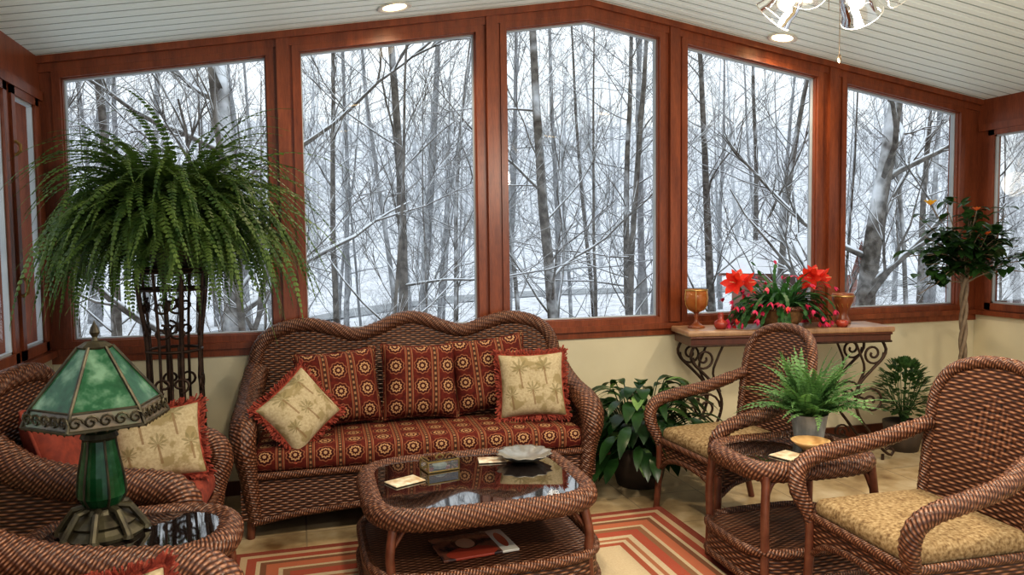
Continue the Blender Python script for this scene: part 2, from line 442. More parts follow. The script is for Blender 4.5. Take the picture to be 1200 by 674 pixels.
def palm_fabric():
    a=N("palm_print_fabric"); X=a.sep('UV')
    col=a.mix(a.sm(a.noise(90,3),.3,.7),(.47,.39,.25),(.37,.30,.18))
    col=a.mix(a.sm(a.noise(14,4),.52,.60),col,(.29,.23,.12))
    for cx,cy,R0,k in ((.12,.27,.065,5),(.26,.28,.06,4),(.19,.15,.05,5),(.32,.14,.045,4),(.07,.12,.045,5)):
        dx=a.M('SUBTRACT',X[0],cx); dy=a.M('SUBTRACT',X[1],cy)
        d=a.M('SQRT',a.M('ADD',a.M('MULTIPLY',dx,dx),a.M('MULTIPLY',dy,dy)))
        an=a.M('ARCTAN2',dy,dx)
        star=a.M('MULTIPLY_ADD',a.M('POWER',a.M('ABSOLUTE',a.M('SINE',a.M('MULTIPLY',an,k))),1.4),R0*.85,R0*.12)
        star=a.M('MULTIPLY',star,a.M('MULTIPLY_ADD',a.M('SINE',an),.25,.8))
        mk=a.M('MULTIPLY',a.M('LESS_THAN',d,star),.6)
        tr=a.M('MULTIPLY',a.M('LESS_THAN',a.M('ABSOLUTE',a.M('ADD',dx,a.M('MULTIPLY',dy,.12))),.005),a.M('MULTIPLY',a.M('LESS_THAN',dy,0),a.M('GREATER_THAN',dy,-R0*1.7)))
        col=a.mix(mk,col,(.18,.15,.07)); col=a.mix(a.M('MULTIPLY',tr,.7),col,(.20,.12,.06))
    a.base(col); a.bump(a.noise(400,2),.3,.002)
    return a.set(.85,0,.2)
PALM=palm_fabric()
FRINGE=simple("red_fringe",(.36,.068,.036),(.20,.032,.02),60,.8)
REDFAB=simple("rust_red_fabric",(.27,.05,.026),(.17,.03,.018),30,.85)
TANFAB=N("tan_woven_fabric")
_k=TANFAB.noise(75,4); TANFAB.base(TANFAB.ramp(_k,[(.3,(.11,.065,.03)),(.5,(.235,.16,.08)),(.7,(.35,.265,.15))])); TANFAB.bump(_k,.3,.004); TANFAB=TANFAB.set(.85,0,.2)

def pillow(name,w,h,t,M,mat,fringe=True,sag=.0):
    b=MB(); n=16
    for sg in (-1,1):
        P=[];UV=[]
        for i in range(n+1):
            row=[];uv=[]
            for j in range(n+1):
                a_=-1+2*i/n; c_=-1+2*j/n
                a2=math.sin(a_*pi/2); c2=math.sin(c_*pi/2)
                x=a2*w/2*(1-.08*(1-c2**2)*(a2**2)); y=c2*h/2*(1-.08*(1-a2**2)*(c2**2))
                z=sg*t/2*((1-a2**4)*(1-c2**4))**.5
                z+=.008*noise.noise(Vector((x*9,y*9,sg*3+w*7)))*(1-a2**4)*(1-c2**4)
                row.append((x,y,z)); uv.append((x+w/2,y+h/2))
            P.append(row);UV.append(uv)
        b.grid(P,UV,0)
    per=[]
    for k in range(40):
        s_=k/10; q=int(s_); e=-1+2*(s_-q)
        a2,c2=[(e,-1),(1,e),(-e,1),(-1,-e)][q]
        x=a2*w/2*(1-.08*(1-c2**2)*(a2**2)); y=c2*h/2*(1-.08*(1-a2**2)*(c2**2))
        per.append(Vector((x,y,0)))
    b.tube(per,.008,6,1,closed=True,step=.02)
    if fringe:
        pp,_=resamp(per,True,.0035)
        for p in pp:
            for _ in range(3):
                d=Vector((p.x/w,p.y/h,0)).normalized()+Vector((R.uniform(-.6,.6),R.uniform(-.6,.6),R.uniform(-.7,.7)))
                d.normalize(); L=R.uniform(.025,.045)
                s_=d.cross(Vector((0,0,1)))*.003
                if R.random()<.5: s_=Vector((0,0,.003))
                e=p+d*L
                b.face([p-s_,p+s_,e+s_,e-s_],1)
    return b.make(name,[mat,FRINGE if fringe else mat],M)

sofa_prof=[(-.915,.60),(-.915,.76),(-.88,.90),(-.78,.985),(-.62,1.015),(-.47,.985),(-.33,.945),(-.20,.975),(-.09,1.02),(0,1.035),(.09,1.02),(.20,.975),(.33,.945),(.47,.985),(.62,1.015),(.78,.985),(.88,.90),(.915,.76),(.915,.60)]
MS=T(.64,4.345,0,-1.5)
wicker_club(1.98,.80,sofa_prof,None,"wicker_sofa",MS,MED)
def put(xw,yw,zw,rz,tilt,roll=0):
    return Matrix.Translation((xw,yw,zw))@Matrix.Rotation(math.radians(rz),4,'Z')@Matrix.Rotation(math.radians(90-tilt),4,'X')@Matrix.Rotation(math.radians(roll),4,'Z')
pillow("throw_pillow",.46,.42,.19,put(.20,4.42,.68,6,18,3),MED,False)
pillow("throw_pillow",.44,.43,.19,put(.66,4.42,.69,0,16,-2),MED,False)
pillow("throw_pillow",.46,.43,.19,put(1.08,4.42,.71,-8,14,6),MED,False)
pillow("throw_pillow",.37,.32,.15,put(-.02,4.15,.62,30,24,32),PALM,True)
pillow("throw_pillow",.38,.37,.15,put(1.28,4.21,.665,-14,18,2),PALM,True)

club_prof=[(-.37,.60),(-.375,.74),(-.35,.86),(-.27,.935),(-.14,.965),(0,.97),(.14,.965),(.27,.935),(.35,.86),(.375,.74),(.37,.60)]
def club(M): return wicker_club(.86,.80,club_prof,None,"wicker_armchair",M,REDFAB)
club(T(-.78,3.50,0,86))
pillow("throw_pillow",.37,.32,.14,put(-.62,3.64,.62,4,22,6),PALM,True)
pillow("throw_pillow",.44,.42,.15,put(-.95,3.48,.67,84,16,0),REDFAB,False)
club(T(-.60,1.97,0,90)@Matrix.Diagonal((1,1,.97,1)))
pillow("throw_pillow",.32,.32,.12,put(-.50,2.13,.475,0,10,8),PALM,True)

def arm_chair():
    b=MB(); yb=.27
    by=lambda z,x=0: yb-.02+.17*max(0,z-.38)
    prof=[(-.245,.36),(-.252,.55),(-.262,.74),(-.255,.87),(-.205,.955),(-.11,.995),(0,1.005),(.11,.995),(.205,.955),(.255,.87),(.262,.74),(.252,.55),(.245,.36)]
    cur=lambda x: -.05*(x/.27)**2
    pr,_=resamp([Vector((x,0,z)) for x,z in prof],False,.03)
    def tz(x):
        best=.36
        for i in range(len(pr)-1):
            a0,a1=pr[i],pr[i+1]
            if (a0.x-x)*(a1.x-x)<=0 and abs(a1.x-a0.x)>1e-6:
                t=(x-a0.x)/(a1.x-a0.x); best=max(best,a0.z+t*(a1.z-a0.z))
        return best
    xs=[-.25+.50*i/20 for i in range(21)]
    for off in (0,.025):
        b.grid([[(x,by(.37+(tz(x)-.37)*k/14)+cur(x)+off,.37+(tz(x)-.37)*k/14) for k in range(15)] for x in xs],
               [[(x,.37+(tz(x)-.37)*k/14) for k in range(15)] for x in xs],4)
    b.tube([(x,by(z)+cur(x)+.012,z) for x,z in prof],.026,12,1,rope=.08,pitch=.028,step=.008)
    for sg in (-1,1):
        pts=[(sg*.255,by(.72)-.04,.735),(sg*.275,.17,.70),(sg*.31,.05,.655),(sg*.33,-.12,.625),(sg*.33,-.24,.60),(sg*.32,-.305,.555),(sg*.305,-.315,.48),(sg*.285,-.285,.40),(sg*.28,-.27,.34)]
        b.tube(pts,lambda t:.030 if t<.1 else (.034 if t<.75 else .034-.012*(t-.75)/.25),12,1,rope=.08,pitch=.028,step=.008)
        b.tube([(sg*.275,-.275,.40),(sg*.278,-.28,.2),(sg*.285,-.295,.0)],lambda t:.021-.004*t,10,2)
        b.tube([(sg*.255,yb-.02,.40),(sg*.25,yb+.0,.2),(sg*.25,yb+.045,.0)],lambda t:.021-.004*t,10,2)
        n=14; yy=[-.27+.52*i/n for i in range(n+1)]
        ar=lambda y: .23+.08*max(0,1-((y+.01)/.25)**2)**.5
        b.grid([[(sg*.272,y,ar(y)+(.385-ar(y))*k/4) for k in range(5)] for y in yy],[[(y,ar(y)+(.385-ar(y))*k/4) for k in range(5)] for y in yy],0)
        b.tube([(sg*.272,y,ar(y)) for y in yy[::2]],.013,8,1,rope=.06,step=.014)
        b.tube([(sg*.272,-.27,.385),(sg*.272,.25,.385)],.016,8,1,smooth=False)
    n=16; xx=[-.265+.53*i/n for i in range(n+1)]
    ar=lambda x: .23+.08*max(0,1-(x/.25)**2)**.5
    for yf in (-.275,.25):
        b.grid([[(x,yf,ar(x)+(.385-ar(x))*k/4) for k in range(5)] for x in xx],[[(x,ar(x)+(.385-ar(x))*k/4) for k in range(5)] for x in xx],0)
        b.tube([(x,yf,ar(x)) for x in xx[::2]],.013,8,1,rope=.06,step=.014)
        b.tube([(-.27,yf-.004,.385),(.27,yf-.004,.385)],.017,8,1,smooth=False)
    b.box((-.27,-.27,.36),(.27,.25,.385),0)
    b.rbox(.535,.51,.075,.033,Matrix.Translation((0,-.02,.422)),3,puff=.012)
    return b.make("wicker_armchair",[WICK,BRAID,POLE,TANFAB,WICKD])
ch=arm_chair(); ch.matrix_world=T(2.20,3.58,0,-86)
c2=ch.copy(); scn.collection.objects.link(c2); c2.matrix_world=T(2.22,2.31,0,-92)

# ------------------------------------------------------------------ wicker tables
def sup(hx,hy,n,k,m=40):
    out=[]
    for i in range(m):
        a=2*pi*i/m; c,s_=math.cos(a),math.sin(a)
        out.append((hx*k*math.copysign(abs(c)**(2/n),c),hy*k*math.copysign(abs(s_)**(2/n),s_)))
    return out
def wicker_table(name,hx,hy,n,z,rr,shz,M,skirt=.008,shk=.97,legk=.80):
    b=MB()
    o=sup(hx-rr,hy-rr,n,1)
    b.tube([(x,y,z-rr) for x,y in o],rr,14,1,closed=True,rope=.07,pitch=.03,step=.008)
    o2=sup(hx-rr*1.2,hy-rr*1.2,n,1)
    L=0; P=[];UV=[]
    for i in range(41):
        x,y=o2[i%40]
        if i: L+=math.hypot(x-o2[(i-1)%40][0],y-o2[(i-1)%40][1])
        P.append([(x,y,z-rr),(x*.98,y*.98,z-rr-skirt-.02)]); UV.append([(L,0),(L,skirt)])
    b.grid(P,UV,0)
    b.tube([(x*.98,y*.98,z-rr-skirt-.02) for x,y in o2],.012,8,1,closed=True,rope=.06,step=.014)
    def disc(k,zz,mat):
        q=sup(hx-rr,hy-rr,n,k)
        b.face([(x,y,zz) for x,y in q],mat,[(x,y) for x,y in q])
    disc(.97,z-rr-.02,0); disc(.95,z-.014,3); disc(.95,z-.022,3)
    q=sup(hx-rr,hy-rr,n,.95); b.grid([[(x,y,z-.022),(x,y,z-.014)] for x,y in q+[q[0]]],None,3)
    for sx in (-1,1):
        for sy in (-1,1):
            lx,ly=sx*hx*legk,sy*hy*legk
            b.tube([(lx*.98,ly*.98,z-rr-.01),(lx*1.03,ly*1.03,z*.6),(lx*1.02,ly*1.02,shz),(lx*1.04,ly*1.04,0)],.019,10,2)
            b.tube([(lx*.98,ly*.98,z-rr-skirt-.10),(lx*.85,ly*.98,z-rr-skirt-.03),(lx*.62,ly*1.0,z-rr-skirt-.01)],.009,6,2)
            b.tube([(lx*.98,ly*.98,z-rr-skirt-.10),(lx*.98,ly*.85,z-rr-skirt-.03),(lx*1.0,ly*.62,z-rr-skirt-.01)],.009,6,2)
    s1=sup(hx,hy,n,shk)
    b.face([(x,y,shz) for x,y in s1],0,[(x,y) for x,y in s1]);
    b.tube([(x,y,shz) for x,y in s1],.02,10,1,closed=True,rope=.06,step=.012)
    L=0;P=[];UV=[]
    for i in range(41):
        x,y=s1[i%40]
        if i: L+=math.hypot(x-s1[(i-1)%40][0],y-s1[(i-1)%40][1])
        P.append([(x,y,shz),(x*1.02,y*1.02,shz-.12)]); UV.append([(L,0),(L,.12)])
    b.grid(P,UV,0)
    b.tube([(x*1.02,y*1.02,shz-.12) for x,y in s1],.015,8,1,closed=True,rope=.06,step=.014)
    return b.make(name,[WICK,BRAID,POLE,GLASSTOP],M)
RUGZ=.012
wicker_table("wicker_coffee_table",.50,.43,4.5,.455,.045,.19,T(.72,3.28,RUGZ))
wicker_table("wicker_side_table",.33,.27,4,.565,.042,.19,T(2.10,2.945,0))
wicker_table("wicker_side_table",.35,.27,2.6,.56,.045,.19,T(-.56,2.745,0))

# ------------------------------------------------------------------ rug
def rug():
    a=N("striped_rug_fabric"); X=a.sep('Object')
    ex=a.M('SUBTRACT',1.13,a.M('ABSOLUTE',X[0])); ey=a.M('SUBTRACT',1.27,a.M('ABSOLUTE',X[1]))
    e=a.M('MINIMUM',ex,ey)
    st=[(0,(.20,.03,.02)),(.045,(.45,.33,.2)),(.075,(.30,.05,.03)),(.12,(.5,.4,.26)),(.14,(.16,.06,.03)),(.165,(.42,.12,.06)),(.22,(.5,.4,.26)),(.24,(.22,.1,.05)),(.27,(.35,.06,.035)),(.33,(.52,.42,.28)),(.36,(.33,.12,.06)),(.385,(.52,.42,.28)),(.41,(.3,.06,.03)),(.44,(.5,.41,.27))]
    x=a.n("ShaderNodeValToRGB"); x.color_ramp.interpolation='CONSTANT'; a.l(e,x.inputs[0])
    el=x.color_ramp.elements
    while len(el)<len(st): el.new(.5)
    for q,(p,c) in zip(el,st): q.position=p; q.color=(*c,1)
    nz=a.noise(120,2)
    a.base(a.mix(a.M('MULTIPLY',nz,.45),x.outputs[0],(.22,.15,.10))); a.bump(nz,.4,.003)
    return a.set(.95,0,.1)
b=MB(); b.rbox(2.26,2.54,.012,.005,None,0,2); b.make("striped_rug",[rug()],T(.78,2.56,.006),smooth=False)

# ------------------------------------------------------------------ green leaves
def leafmat(name,c1,c2,rough=.45,scale=30):
    a=N(name); nz=a.noise(scale,3); a.base(a.mix(a.sm(nz,.3,.7),c1,c2)); a.set(rough,0,.4)
    tr=a.n("ShaderNodeBsdfTranslucent"); tr.inputs[0].default_value=(c2[0]*1.2,c2[1]*1.4,c2[2],1)
    mx=a.n("ShaderNodeMixShader"); mx.inputs[0].default_value=.25
    a.l(a.p.outputs[0],mx.inputs[1]); a.l(tr.outputs[0],mx.inputs[2]); a.l(mx.outputs[0],a.o.inputs[0]); return a.m
FERN=leafmat("fern_green",(.024,.062,.014),(.14,.21,.05),.5,9)
DKGR=leafmat("dark_green_leaf",(.008,.03,.008),(.025,.07,.018),.3,12)
CAM=leafmat("camellia_leaf",(.010,.035,.010),(.04,.09,.025),.28,12)
TERRA=simple("dark_pot",(.05,.035,.025),(.08,.055,.04),10,.6)
GREYPOT=simple("grey_ceramic_pot",(.22,.22,.21),(.30,.30,.29),20,.6)

def frond(b,p0,az,el,L,droop,pw,mat=0,n=34,stemm=0,lim=None,wk=.42):
    cv=R.uniform(-.9,.9)
    for att in range(6):
        d=Vector((math.cos(az)*math.cos(el),math.sin(az)*math.cos(el),math.sin(el)))
        pts=[];p=Vector(p0);v=d.copy();st=L/n
        for i in range(n+1):
            pts.append(p.copy()); p=p+v*st
            v=v+Vector((-math.sin(az)*cv/n,math.cos(az)*cv/n,-droop/n)); v.normalize()
        if lim is None or all(lim(q) for q in pts): break
        L*=.85; droop*=1.25
    b.tube(pts[::3],lambda t:.0028*(1-.7*t),3,stemm,cap=False,smooth=False)
    for i in range(2,n+1):
        t=i/n; q=pts[i]; tg=(pts[i]-pts[i-1]).normalized()
        sd=tg.cross(Vector((0,0,1)))
        if sd.length<.15: sd=Vector((math.sin(az),-math.cos(az),0))
        sd.normalize(); up=sd.cross(tg)
        w=pw*(math.sin(pi*min(1,.14+.86*t))**.6)*(1.02-.7*t*t)
        for sg in (-1,1):
            dd=(sd*sg+tg*.25-up*.18+Vector((R.uniform(-.2,.2),R.uniform(-.2,.2),R.uniform(-.35,.1)))).normalized()
            wd=tg*(st*wk)
            e=q+dd*w; m=q+dd*w*.5
            b.face([q-wd*.6,q+wd*.6,m+wd,e,m-wd],mat)
fx,fy=-.64,4.34
b=MB()
b.lathe([(.0,1.385),(.09,1.385),(.12,1.50),(.135,1.60),(.125,1.61),(.11,1.58),(0,1.57)],20,1)
lim=lambda q: q.x+fx>XL+.07 and q.y+fy<YB-.09
for k in range(760):
    az=R.uniform(0,2*pi)
    m_=k%4
    if m_==0: el=R.uniform(1.0,1.5); L=R.uniform(.45,.95); dr=R.uniform(2.2,3.9)
    elif m_<3: el=R.uniform(.45,1.2); L=R.uniform(.55,1.05); dr=R.uniform(2.0,3.8)
    else: el=R.uniform(-.2,.6); L=R.uniform(.35,.75); dr=R.uniform(1.0,2.6)
    frond(b,(.09*math.cos(az),.09*math.sin(az),1.61),az+R.uniform(-.3,.3),el,L,dr,R.uniform(.032,.046),0,36,0,lim,.42)
b.make("potted_fern",[FERN,TERRA],T(fx,fy,0),smooth=False)

# ------------------------------------------------------------------ iron plant stand
def spiral(c,r0_,r1_,turn,a0,plane,n=14):
    ux,uz=Vector(plane[0]),Vector(plane[1]); out=[]
    for i in range(n+1):
        t=i/n; a=a0+turn*t; rr=r0_+(r1_-r0_)*t
        out.append(Vector(c)+ux*math.cos(a)*rr+uz*math.sin(a)*rr)
    return out
b=MB(); h=.125
for z,k in ((1.36,1.15),(1.27,1.1),(.95,.9),(.30,.95)):
    q=[(h*k*1.05*math.cos(a*pi/12),h*k*1.05*math.sin(a*pi/12),z) for a in range(24)]
    b.tube(q,.008,6,0,closed=True,smooth=False)
b.lathe([(0,1.372),(.15,1.372),(.155,1.378),(.15,1.384),(0,1.384)],24,0)
for k in range(8):
    a=k*pi/4+pi/8; c,s_=math.cos(a),math.sin(a)
    if k%2==0:
        b.tube([(c*.155,s_*.155,1.372),(c*.14,s_*.14,1.2),(c*.115,s_*.115,.95),(c*.12,s_*.12,.5),(c*.125,s_*.125,.2),(c*.16,s_*.16,.06),(c*.19,s_*.19,.008)],.011,8,0,step=.05)
    else:
        b.tube([(c*.15,s_*.15,1.36),(c*.12,s_*.12,.95),(c*.125,s_*.125,.30)],.007,6,0,step=.08)
for k in range(4):
    a=k*pi/2+pi/4+pi/8*2; c,s_=math.cos(a),math.sin(a); ux=(-s_,c,0)
    for zc in (1.18,1.05,.78,.62,.46):
        for sg in (-1,1):
            pl=((ux[0]*sg,ux[1]*sg,0),(0,0,1))
            o=Vector((c*.112,s_*.112,zc))+Vector(ux)*.035*sg
            b.tube(spiral(o,.042,.008,2.6*pi,-pi/2 if zc<.9 else pi/2,pl,18),.0065,5,0,smooth=False)
    b.tube([(c*.115,s_*.115,.95),(c*.10,s_*.10,.8),(c*.12,s_*.12,.62),(c*.10,s_*.10,.45),(c*.12,s_*.12,.3)],.006,5,0,step=.05)
b.make("iron_plant_stand",[IRON],T(fx,fy,0)@Matrix.Diagonal((1.14,1.14,1,1)))

# ------------------------------------------------------------------ console table
b=MB(); L_c=1.41; Dp=.36; zt=.905
b.rbox(L_c,Dp,.038,.012,Matrix.Translation((0,0,zt-.019)),0,2)
b.box((-L_c/2+.025,-Dp/2+.015,zt-.10),(L_c/2-.025,Dp/2-.015,zt-.036),1)
b.tube([(-L_c/2+.02,-Dp/2+.010,zt-.045),(L_c/2-.02,-Dp/2+.010,zt-.045)],.009,6,1,smooth=False)
b.tube([(-L_c/2+.02,-Dp/2+.012,zt-.098),(L_c/2-.02,-Dp/2+.012,zt-.098)],.007,6,2,smooth=False)
for sx in (-1,1):
    for y in (-.13,.13):
        x=sx*.52
        pl=((sx,0,0),(0,0,1))
        o=Vector((x,y,0))
        s1=[o+Vector((sx*a,0,z)) for a,z in ((.12,.81),(.15,.75),(.13,.69),(.05,.61),(-.03,.52),(-.06,.42),(-.03,.30),(.04,.2),(.10,.12),(.15,.06),(.20,.03),(.22,.06),(.19,.09),(.16,.07))]
        b.tube([(p.x,p.y,p.z) for p in s1],.010,7,2,step=.03)
        b.tube(spiral(o+Vector((sx*.06,0,.72)),.075,.012,-3.2*pi,.1,pl,26),.008,6,2,smooth=False)
        b.tube(spiral(o+Vector((sx*.05,0,.40)),.10,.015,-3.2*pi,pi,pl,26),.008,6,2,smooth=False)
        b.tube(spiral(o+Vector((sx*-.01,0,.13)),.06,.012,3*pi,0,pl,24),.007,6,2,smooth=False)
        b.tube([o+Vector((-sx*.07,0,.81)),o+Vector((-sx*.03,0,.72)),o+Vector((sx*.0,0,.62)),o+Vector((-sx*.05,0,.50))],.008,6,2)
        b.tube([o+Vector((sx*.14,0,.04)),o+Vector((sx*.14,0,0))],.010,6,2,smooth=False)
        b.tube([o+Vector((-sx*.02,0,.03+.04)),o+Vector((-sx*.02,0,0))],.010,6,2,smooth=False)
    b.tube([(sx*.52,-.13,.42),(sx*.52,.13,.42)],.008,6,2,smooth=False)
    b.tube([(sx*.5,-.13,.12),(sx*.5,.13,.12)],.008,6,2,smooth=False)
b.tube([(-.50,0,.12),(-.25,0,.17),(0,0,.19),(.25,0,.17),(.5,0,.12)],.008,6,2)
MC=T(3.11,4.465,0,-9.5)
b.make("console_table",[WOODT,WOODD,IRON],MC)
DW=simple("drum_wood",(.16,.04,.015),(.28,.09,.03),15,.3); BT=simple("brass_trim",(.6,.4,.15),rough=.35,metal=.8)
def drum(x,y,s,name="djembe_drum"):
    b=MB()
    b.lathe([(0,0),(.05,0),(.055,.01),(.035,.05),(.03,.08),(.05,.12),(.068,.16),(.072,.20),(.068,.21),(.06,.207),(0,.207)],20,0)
    b.lathe([(.073,.185),(.076,.19),(.073,.195)],20,1)
    for k in range(10):
        a=k*pi/5; c,s_=math.cos(a),math.sin(a); c2,s2=math.cos(a+.3),math.sin(a+.3)
        b.tube([(c*.073,s_*.073,.19),(c2*.05,s2*.05,.115)],.002,4,1,smooth=False)
    p=MC@Vector((x,y,zt))
    b.make(name,[DW,BT],T(p.x,p.y,p.z,0,s))
p=MC@Vector((-.58,.02,zt)); b=MB()
b.lathe([(0,0),(.05,0),(.052,.008),(.03,.02),(.012,.035),(.010,.06),(.016,.07),(.010,.08),(.02,.095)],20,0)
b.lathe([(.02,.095),(.05,.11),(.068,.14),(.072,.18),(.066,.225),(.062,.225),(.066,.18),(.06,.14),(.04,.115),(0,.105)],20,2)
b.lathe([(.067,.222),(.07,.226),(.066,.23)],20,1); b.lathe([(0,.11),(.03,.11),(.03,.17),(0,.172)],14,3)
for k in range(6):
    a=k*pi/3; c,s_=math.cos(a),math.sin(a)
    b.tube([(c*.02,s_*.02,.095),(c*.052,s_*.052,.11),(c*.070,s_*.070,.14),(c*.074,s_*.074,.18),(c*.068,s_*.068,.225)],.003,5,1)
b.make("amber_candle_holder",[DW,BT,leafmat("amber_glass",(.30,.09,.025),(.45,.17,.05),.15,20),simple("cream_candle",(.8,.7,.5))],T(p.x,p.y,p.z,0,1.12))
drum(.47,.06,1.0)
b=MB(); b.lathe([(0,0),(.035,0),(.045,.02),(.05,.045),(.035,.06),(.02,.07),(.022,.10),(.018,.12),(0,.12)],16,0)
p=MC@Vector((-.45,-.08,zt)); b.make("red_ceramic_votive",[simple("red_glaze",(.35,.05,.03),(.2,.03,.02),20,.25)],T(p.x,p.y,p.z,0,.9))
b=MB(); b.lathe([(0,0),(.03,0),(.04,.02),(.04,.04),(.03,.045),(0,.045)],16,0)
p=MC@Vector((.36,-.13,zt)); b.make("red_candle_dish",[simple("red_glaze2",(.4,.06,.03),(.25,.03,.02),20,.25)],T(p.x,p.y,p.z))
RED=leafmat("red_petal",(.55,.02,.015),(.8,.06,.03),.4,20)
PINK=leafmat("pink_petal",(.50,.02,.09),(.72,.06,.17),.4,20)
b=MB()
b.lathe([(0,0),(.10,0),(.13,.05),(.15,.11),(.155,.115),(.14,.10),(0,.095)],20,1)
b.tube([(.15*math.cos(a*pi/8),.15*math.sin(a*pi/8),.115) for a in range(16)],.012,8,4,closed=True,rope=.12,step=.012)
for k in range(190):
    az=R.uniform(0,2*pi); p=Vector((.08*math.cos(az),.05*math.sin(az),.11)); el=R.uniform(.15,1.4)
    v=Vector((math.cos(az)*math.cos(el)*1.3,math.sin(az)*math.cos(el)*.55,math.sin(el)))
    n=R.randint(5,10)
    for i in range(n):
        q=p+v*.034
        b.leaf(p,v,Vector((R.uniform(-.3,.3),R.uniform(-.3,.3),1)),.038,.024,0,.05,.1,2,prof=lambda t:.55+.45*math.sin(pi*t))
        p=q; v=(v+Vector((R.uniform(-.15,.15),R.uniform(-.1,.1),-.25))).normalized()
        if p.y>.15 or p.z<.04: break
    if R.random()<.60:
        for j in range(6):
            a=R.uniform(0,2*pi)
            b.leaf(p,(v+Vector((math.cos(a),math.sin(a),.2))*.6),(0,0,1),.036,.017,3 if R.random()<.85 else 2,.2,.1,2)
def amaryllis(p,axis,s=.1):
    ax=Vector(axis).normalized(); sd=ax.cross(Vector((0,0,1))).normalized(); up=sd.cross(ax)
    for k in range(6):
        a=k*pi/3; o=(sd*math.cos(a)+up*math.sin(a))
        b.leaf(Vector(p),(ax*.75+o*.8),ax,s,s*.5,2,.08,.25,4)
    for k in range(4): b.tube([Vector(p),Vector(p)+ax*s*.8+sd*R.uniform(-.01,.01)],.0015,3,5,smooth=False)
for (bx,hz) in ((-.31,.27),(.20,.285)):
    tp=Vector((bx,-.04,hz))
    b.tube([(bx*.25,0,.1),(bx*.7,-.01,hz*.6),tp],.008,8,0)
    amaryllis(tp+Vector((-.02,-.02,0)),(-.8,-.7,.15),.10); amaryllis(tp+Vector((.02,-.02,0)),(.7,-.8,.1),.10); amaryllis(tp+Vector((0,.0,.01)),(.0,-.6,.8),.085)
for k in range(7):
    a=R.uniform(-1,1); b.leaf((0,0,.11),(a,R.uniform(-.4,.2),R.uniform(.7,1.2)),(0,-1,.3),R.uniform(.22,.30),.03,0,.5,.2,6)
p=MC@Vector((-.02,-.01,zt))
b.make("christmas_cactus_planter",[leafmat("cactus_green",(.02,.07,.02),(.06,.16,.05)),simple("basket_brown",(.14,.07,.03),(.22,.12,.05),40,.6,bump=.4),RED,PINK,BRAID,simple("stamen",(.8,.6,.3))],T(p.x,p.y,p.z,0,1.12))

# ------------------------------------------------------------------ peace lily (floor)
b=MB(); b.lathe([(0,0),(.12,0),(.15,.12),(.16,.22),(.15,.225),(.14,.2),(0,.19)],20,1)
for k in range(270):
    az=R.uniform(0,2*pi); el=R.uniform(.05,1.3); L=R.uniform(.12,.42)
    ky=.85 if math.sin(az)<0 else .6
    v=Vector((math.cos(az)*math.cos(el)*.85,math.sin(az)*math.cos(el)*ky,math.sin(el)))
    p=Vector((.04*math.cos(az),.04*math.sin(az),.2)); q=p+v*L
    b.tube([p,p+v*L*.5+Vector((0,0,.02)),q],.003,4,0)
    b.leaf(q,Vector((v.x*1.5,v.y*1.2,v.z*.4-.2)),(0,0,1),R.uniform(.13,.21),R.uniform(.05,.08),0 if R.random()<.93 else 2,.6,.2,6)
b.make("peace_lily",[DKGR,TERRA,leafmat("light_green_leaf",(.10,.2,.06),(.2,.32,.1))],T(1.98,4.27,0,0,1.12))

b=MB(); b.lathe([(0,0),(.10,0),(.12,.10),(.135,.2),(.12,.205),(.11,.18),(0,.17)],20,1)
for k in range(520):
    a=R.uniform(0,2*pi); zz=R.uniform(-.8,1); rr=math.sqrt(max(0,1-zz*zz))*R.uniform(.6,1)
    p=Vector((rr*.17*math.cos(a),rr*.17*math.sin(a),.42+zz*.20)); d_=Vector((math.cos(a)*rr,math.sin(a)*rr,.4+zz*.5))
    b.leaf(p,d_,(0,0,1),.06,.032,0,.2,.2,3)
    if k%12==0: b.tube([(0,0,.17),(p.x*.4,p.y*.4,.3),p],.003,4,0)
b.make("potted_shrub",[leafmat("shrub_green",(.03,.07,.02),(.09,.17,.06)),TERRA],T(4.06,4.40,0))

b=MB(); b.lathe([(0,0),(.15,0),(.18,.15),(.2,.33),(.19,.34),(.175,.3),(0,.29)],24,1)
for k in range(3):
    b.tube([(.016*math.cos(k*2.09+z*14),.016*math.sin(k*2.09+z*14),.29+z) for z in [i*.04 for i in range(24)]],.013,8,2,step=.03)
for k in range(44):
    az=R.uniform(0,2*pi); el=R.uniform(-.35,1.3); L=R.uniform(.28,.54)
    v=Vector((math.cos(az)*math.cos(el),math.sin(az)*math.cos(el)*.6,math.sin(el)))
    p=Vector((0,0,R.uniform(1.15,1.3))); m=p+v*L*.5+Vector((0,0,.07)); q=p+v*L+Vector((0,0,.05))
    b.tube([p,m,q],lambda t:.006*(1-.6*t),5,2)
    for i in range(13):
        t=R.uniform(.3,1.05); c=p+(q-p)*t+Vector((0,0,.05)); a=R.uniform(0,2*pi)
        b.leaf(c,Vector((math.cos(a),math.sin(a),R.uniform(-.4,.5))),(0,0,1),R.uniform(.08,.115),R.uniform(.05,.07),0,.35,.25,4)
for q,c,s_ in ((Vector((-.40,-.1,1.70)),3,.065),(Vector((-.12,-.2,1.66)),4,.045),(Vector((-.05,-.22,1.50)),4,.04)):
    b.tube([(q.x*.4,q.y*.4,q.z-.2),q],.003,4,2,smooth=False)
    for j in range(8):
        a=j*pi/4; b.leaf(q,(math.cos(a),math.sin(a),.9),(0,0,1),s_,s_*.55,c,.1,.2,3)
b.make("potted_camellia_tree",[CAM,TERRA,simple("trunk_bark",(.16,.11,.07),(.24,.18,.12),20,.7),leafmat("yellow_bloom",(.8,.45,.03),(.9,.55,.08)),leafmat("orange_bloom",(.6,.12,.04),(.75,.2,.06))],T(4.46,4.30,0,0,1.0))

